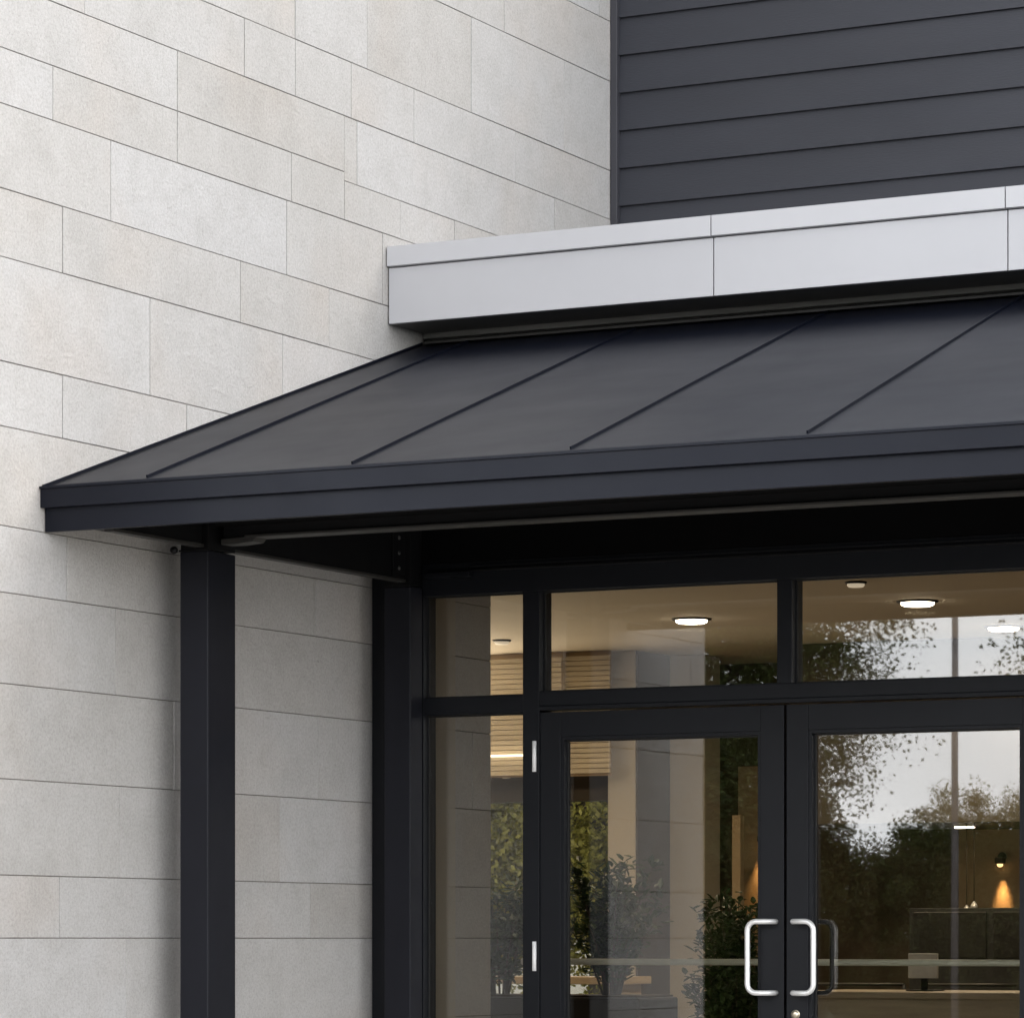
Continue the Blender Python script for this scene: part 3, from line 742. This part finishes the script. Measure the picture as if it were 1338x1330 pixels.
# ------------------------------------------------------------------ trees
def tree_template(name, seed, H, crown_r, crown_z, crown_h, nclump, per, leaf, leafmat, label, trunk_r=.14):
    r = random.Random(seed)
    t = thing(name, (0, 0, -E), label, 'tree')
    tr = MB(); z0 = -E
    top = Vector((r.uniform(-.3, .3), r.uniform(-.3, .3), z0+crown_z+crown_h*.3))
    pts = [Vector((0, 0, z0)).lerp(top, k/6)+Vector((r.uniform(-.06, .06), r.uniform(-.06, .06), 0))*(k > 0) for k in range(7)]
    tr.tube(pts, .1, 10, radii=[trunk_r*(1-.11*k) for k in range(7)])
    lb = []; lf = []
    cl = []
    for i in range(nclump):
        a = r.uniform(0, 6.283); e = r.uniform(-1, 1); q = r.uniform(.2, 1)**.45
        c = Vector((crown_r*q*math.cos(a)*math.sqrt(1-e*e), crown_r*q*math.sin(a)*math.sqrt(1-e*e), z0+crown_z+crown_h*.5*e*q+r.uniform(-.3, .3)))
        cl.append(c)
        if i % 2 == 0:
            s = pts[r.randint(3, 6)]; m = s.lerp(c, .5)+Vector((r.uniform(-.2, .2), r.uniform(-.2, .2), -.1*(c-s).length))
            bp = [s.lerp(m, k/4).lerp(m.lerp(c, k/4), k/4) for k in range(5)]
            tr.tube(bp, .02, 6, radii=[trunk_r*.35, trunk_r*.25, trunk_r*.18, trunk_r*.1, trunk_r*.05])
        cr = crown_r*r.uniform(.10, .22)
        for k in range(per):
            u = Vector((r.gauss(0, 1), r.gauss(0, 1), r.gauss(0, .75))); u = u.normalized()*cr*1.15*(r.random()**.5)
            p = c+u
            d = Vector((r.uniform(-1, 1), r.uniform(-1, 1), r.uniform(-1, .6))).normalized()
            s = d.cross(Vector((r.uniform(-1, 1), r.uniform(-1, 1), r.uniform(-1, 1))))
            if s.length < .05: continue
            s.normalize(); ln = leaf*r.uniform(.6, 1.3); w = ln*.62
            n = len(lb)
            lb += [p, p+d*ln*.5+s*w*.5, p+d*ln, p+d*ln*.5-s*w*.5]; lf.append((n, n+1, n+2, n+3))
    tr.build('trunk', M['bark'], t)
    me = bpy.data.meshes.new('crown'); me.from_pydata([(v.x, v.y, v.z+E) for v in lb], [], lf); me.materials.append(M[leafmat]); me.update()
    o = bpy.data.objects.new('crown', me); col.objects.link(o); o.parent = t
    return t
TA = tree_template('broadleaf_tree', 21, 9, 3.0, 4.5, 6.2, 400, 430, .062, 'leafgreen', 'x')
TB = tree_template('olive_tree', 33, 6, 2.2, 3.0, 4.0, 260, 360, .058, 'leafolive', 'x', .11)
TC = tree_template('leafy_bush', 45, 3, 1.9, 1.5, 3.2, 250, 420, .058, 'leafbrown', 'x', .06)
TD = tree_template('leafy_bush', 57, 3, 1.7, 1.4, 2.8, 250, 420, .055, 'leafgreen', 'x', .06)
used = set()
def place(T, x, y, rot, s, label, group, sz=None):
    o = T if T.name not in used else copy_tree(T)
    used.add(T.name)
    o.location = (x, y, 0); o.rotation_euler = (0, 0, R(rot)); o.scale = (s, s, sz or s)
    o['label'] = label; o['group'] = group
    return o
# across the car park: what the glass mirrors
g1 = 'trees beyond the car park'
place(TA, -15.0, -23, 20, 1.05, 'large dark tree whose crown the right door glass mirrors left of the pole', g1)
place(TA, -6.7, -24, 140, 1.1, 'dark tree mirrored at the right edge of the right door glass', g1)
place(TB, -12.6, -29, 60, .7, 'lower olive toned tree mirrored beneath the sky gap', g1)
place(TA, -19.5, -27, 250, .95, 'tree mirrored in the narrow part of the left door glass', g1)
place(TA, 1.5, -26, 300, 1.0, 'tree far to the right beyond the car park', g1)
place(TA, 9.0, -23, 80, 1.1, 'rightmost tree beyond the car park', g1)
place(TB, -10.2, -30, 200, .8, 'olive toned tree mirrored right of the pole', g1)
g2 = 'bushes along the car park edge'
BL = ['brownish bush at the car park edge, second from the far left end',
      'tallest green bush at the car park edge, mirrored beside the right door handle',
      'brownish bush two places left of the lamp post at the car park edge',
      'green bush just left of the lamp post at the car park edge',
      'brownish bush directly behind the lamp post, mirrored in the right door',
      'tall green bush just right of the lamp post at the car park edge',
      'brownish bush two places right of the lamp post',
      'green bush third from the right end of the car park row',
      'brownish bush at the right end of the car park row',
      'green bush at the far left end of the car park row']
for i, (x, y, T, s) in enumerate(((-17.6, -21, TC, 1.0), (-14.3, -21.4, TD, 1.35), (-12.9, -21.2, TC, 1.0), (-10.6, -21.8, TD, .95), (-8.6, -21.2, TC, .95), (-6.4, -21.6, TD, 1.1), (-4.0, -21.2, TC, 1.0), (-1.6, -21.5, TD, 1.0), (1.0, -21.3, TC, 1.0), (-20.4, -21.3, TD, 1.0))):
    place(T, x, y, 37*i, s, BL[i], g2)
# behind the lobby window
g3 = 'trees outside the lobby window'
place(TB, -8.9, 29.5, 10, 1.0, 'olive green tree filling the side window beyond the lobby', g3)
place(TB, -7.3, 29.0, 110, .95, 'olive green tree beyond the lobby in the left door glass', g3)
place(TB, -11.6, 31.5, 200, 1.1, 'olive green tree farther left outside the lobby', g3)
iwall('garden_wall', 'cream garden wall behind the trees outside the lobby window', 'wallout', (-30, -2, 38, 38.3, G, .95))

lp = thing('lamp_post', (-9.0, -17.9, G), 'tall grey lamp post mirrored in the right door glass', 'lamp post')
MB().tube([(-9.0, -17.9, G), (-9.0, -17.9, 5.6)], .04, 14, radii=[.045, .036]).build('pole', M['pole'], lp)
MB().tube([(-9.0, -17.9, 5.5), (-9.0, -17.6, 5.62), (-9.0, -17.1, 5.66)], .022, 10).build('arm', M['pole'], lp)
MB().prism([(-17.15, 5.62), (-16.6, 5.64), (-16.6, 5.68), (-17.15, 5.72)], 'x', -9.09, -8.91, .01).build('lamp_head', M['pole'], lp)
MB().lathe([(.12, 0), (.12, .25), (.1, .27)], (-9.0, -17.9, G), 'z', 16).build('footing', M['concrete'], lp)

# clean helper property
for o in bpy.data.objects:
    if '_o' in o: del o['_o']

# ------------------------------------------------------------------ light
sd = Vector((.62, .35, .70)).normalized()
elev = math.asin(sd.z); az = math.atan2(sd.x, sd.y)
su = bpy.data.lights.new('sun', 'SUN'); su.energy = .5; su.angle = R(35); su.color = (1.0, .96, .90)
so = bpy.data.objects.new('sun', su); so.rotation_euler = (-sd).to_track_quat('-Z', 'Y').to_euler(); col.objects.link(so)

w = bpy.data.worlds.new('World'); sc.world = w; w.use_nodes = True; nt = w.node_tree
bg = nt.nodes['Background']
sky = N(nt, 'ShaderNodeTexSky'); sky.sky_type = 'NISHITA'; sky.sun_disc = False
sky.sun_elevation = elev; sky.sun_rotation = az; sky.dust_density = 3.0; sky.air_density = 1.0; sky.ozone_density = 1.0
tc = N(nt, 'ShaderNodeTexCoord')
mp = N(nt, 'ShaderNodeMapping'); mp.inputs['Scale'].default_value = (1, 1, 2.5); L(nt, tc.outputs['Generated'], mp.inputs['Vector'])
n1 = N(nt, 'ShaderNodeTexNoise', Scale=3.0, Detail=8, Roughness=.55, Distortion=.3); L(nt, mp.outputs[0], n1.inputs['Vector'])
cf = ramp(nt, n1.outputs['Fac'], [(.25, (.72, .72, .72)), (.6, (.97, .97, .97))])
mx = N(nt, 'ShaderNodeMix', data_type='RGBA'); L(nt, cf, mx.inputs[0])
hs = N(nt, 'ShaderNodeHueSaturation', Saturation=.8, Value=1.0); L(nt, sky.outputs[0], hs.inputs['Color'])
L(nt, hs.outputs[0], mx.inputs[6])
cc = ramp(nt, n1.outputs['Fac'], [(.3, (.80, .82, .86)), (.7, (1, 1, 1))])
sm = N(nt, 'ShaderNodeVectorMath', operation='SCALE'); sm.inputs['Scale'].default_value = 9.5; L(nt, cc, sm.inputs[0])
sx = N(nt, 'ShaderNodeSeparateXYZ'); L(nt, tc.outputs['Generated'], sx.inputs[0])
mr = N(nt, 'ShaderNodeMapRange'); mr.inputs['From Min'].default_value = 0.0; mr.inputs['From Max'].default_value = .75; mr.inputs['To Min'].default_value = 17.0; mr.inputs['To Max'].default_value = 3.6
L(nt, sx.outputs[2], mr.inputs['Value']); L(nt, mr.outputs[0], sm.inputs['Scale'])
L(nt, sm.outputs[0], mx.inputs[7])
L(nt, mx.outputs[2], bg.inputs['Color']); bg.inputs['Strength'].default_value = .15

# ------------------------------------------------------------------ camera
cam = bpy.data.cameras.new('camera'); co = bpy.data.objects.new('camera', cam); col.objects.link(co)
co.location = (6.82, 0, E)
co.rotation_euler = (R(90), 0, R(27.3416))
cam.sensor_width = 36; cam.lens = 36*4895/1338; cam.shift_x = 0; cam.shift_y = (1226-665)/1338
cam.clip_start = .1; cam.clip_end = 1500
sc.camera = co

sc.render.engine = 'CYCLES'
sc.cycles.max_bounces = 10; sc.cycles.transparent_max_bounces = 16; sc.cycles.diffuse_bounces = 5; sc.cycles.glossy_bounces = 5
sc.cycles.sample_clamp_indirect = 4
sc.view_settings.view_transform = 'Standard'; sc.view_settings.look = 'None'
sc.view_settings.exposure = 1.30; sc.view_settings.gamma = 1
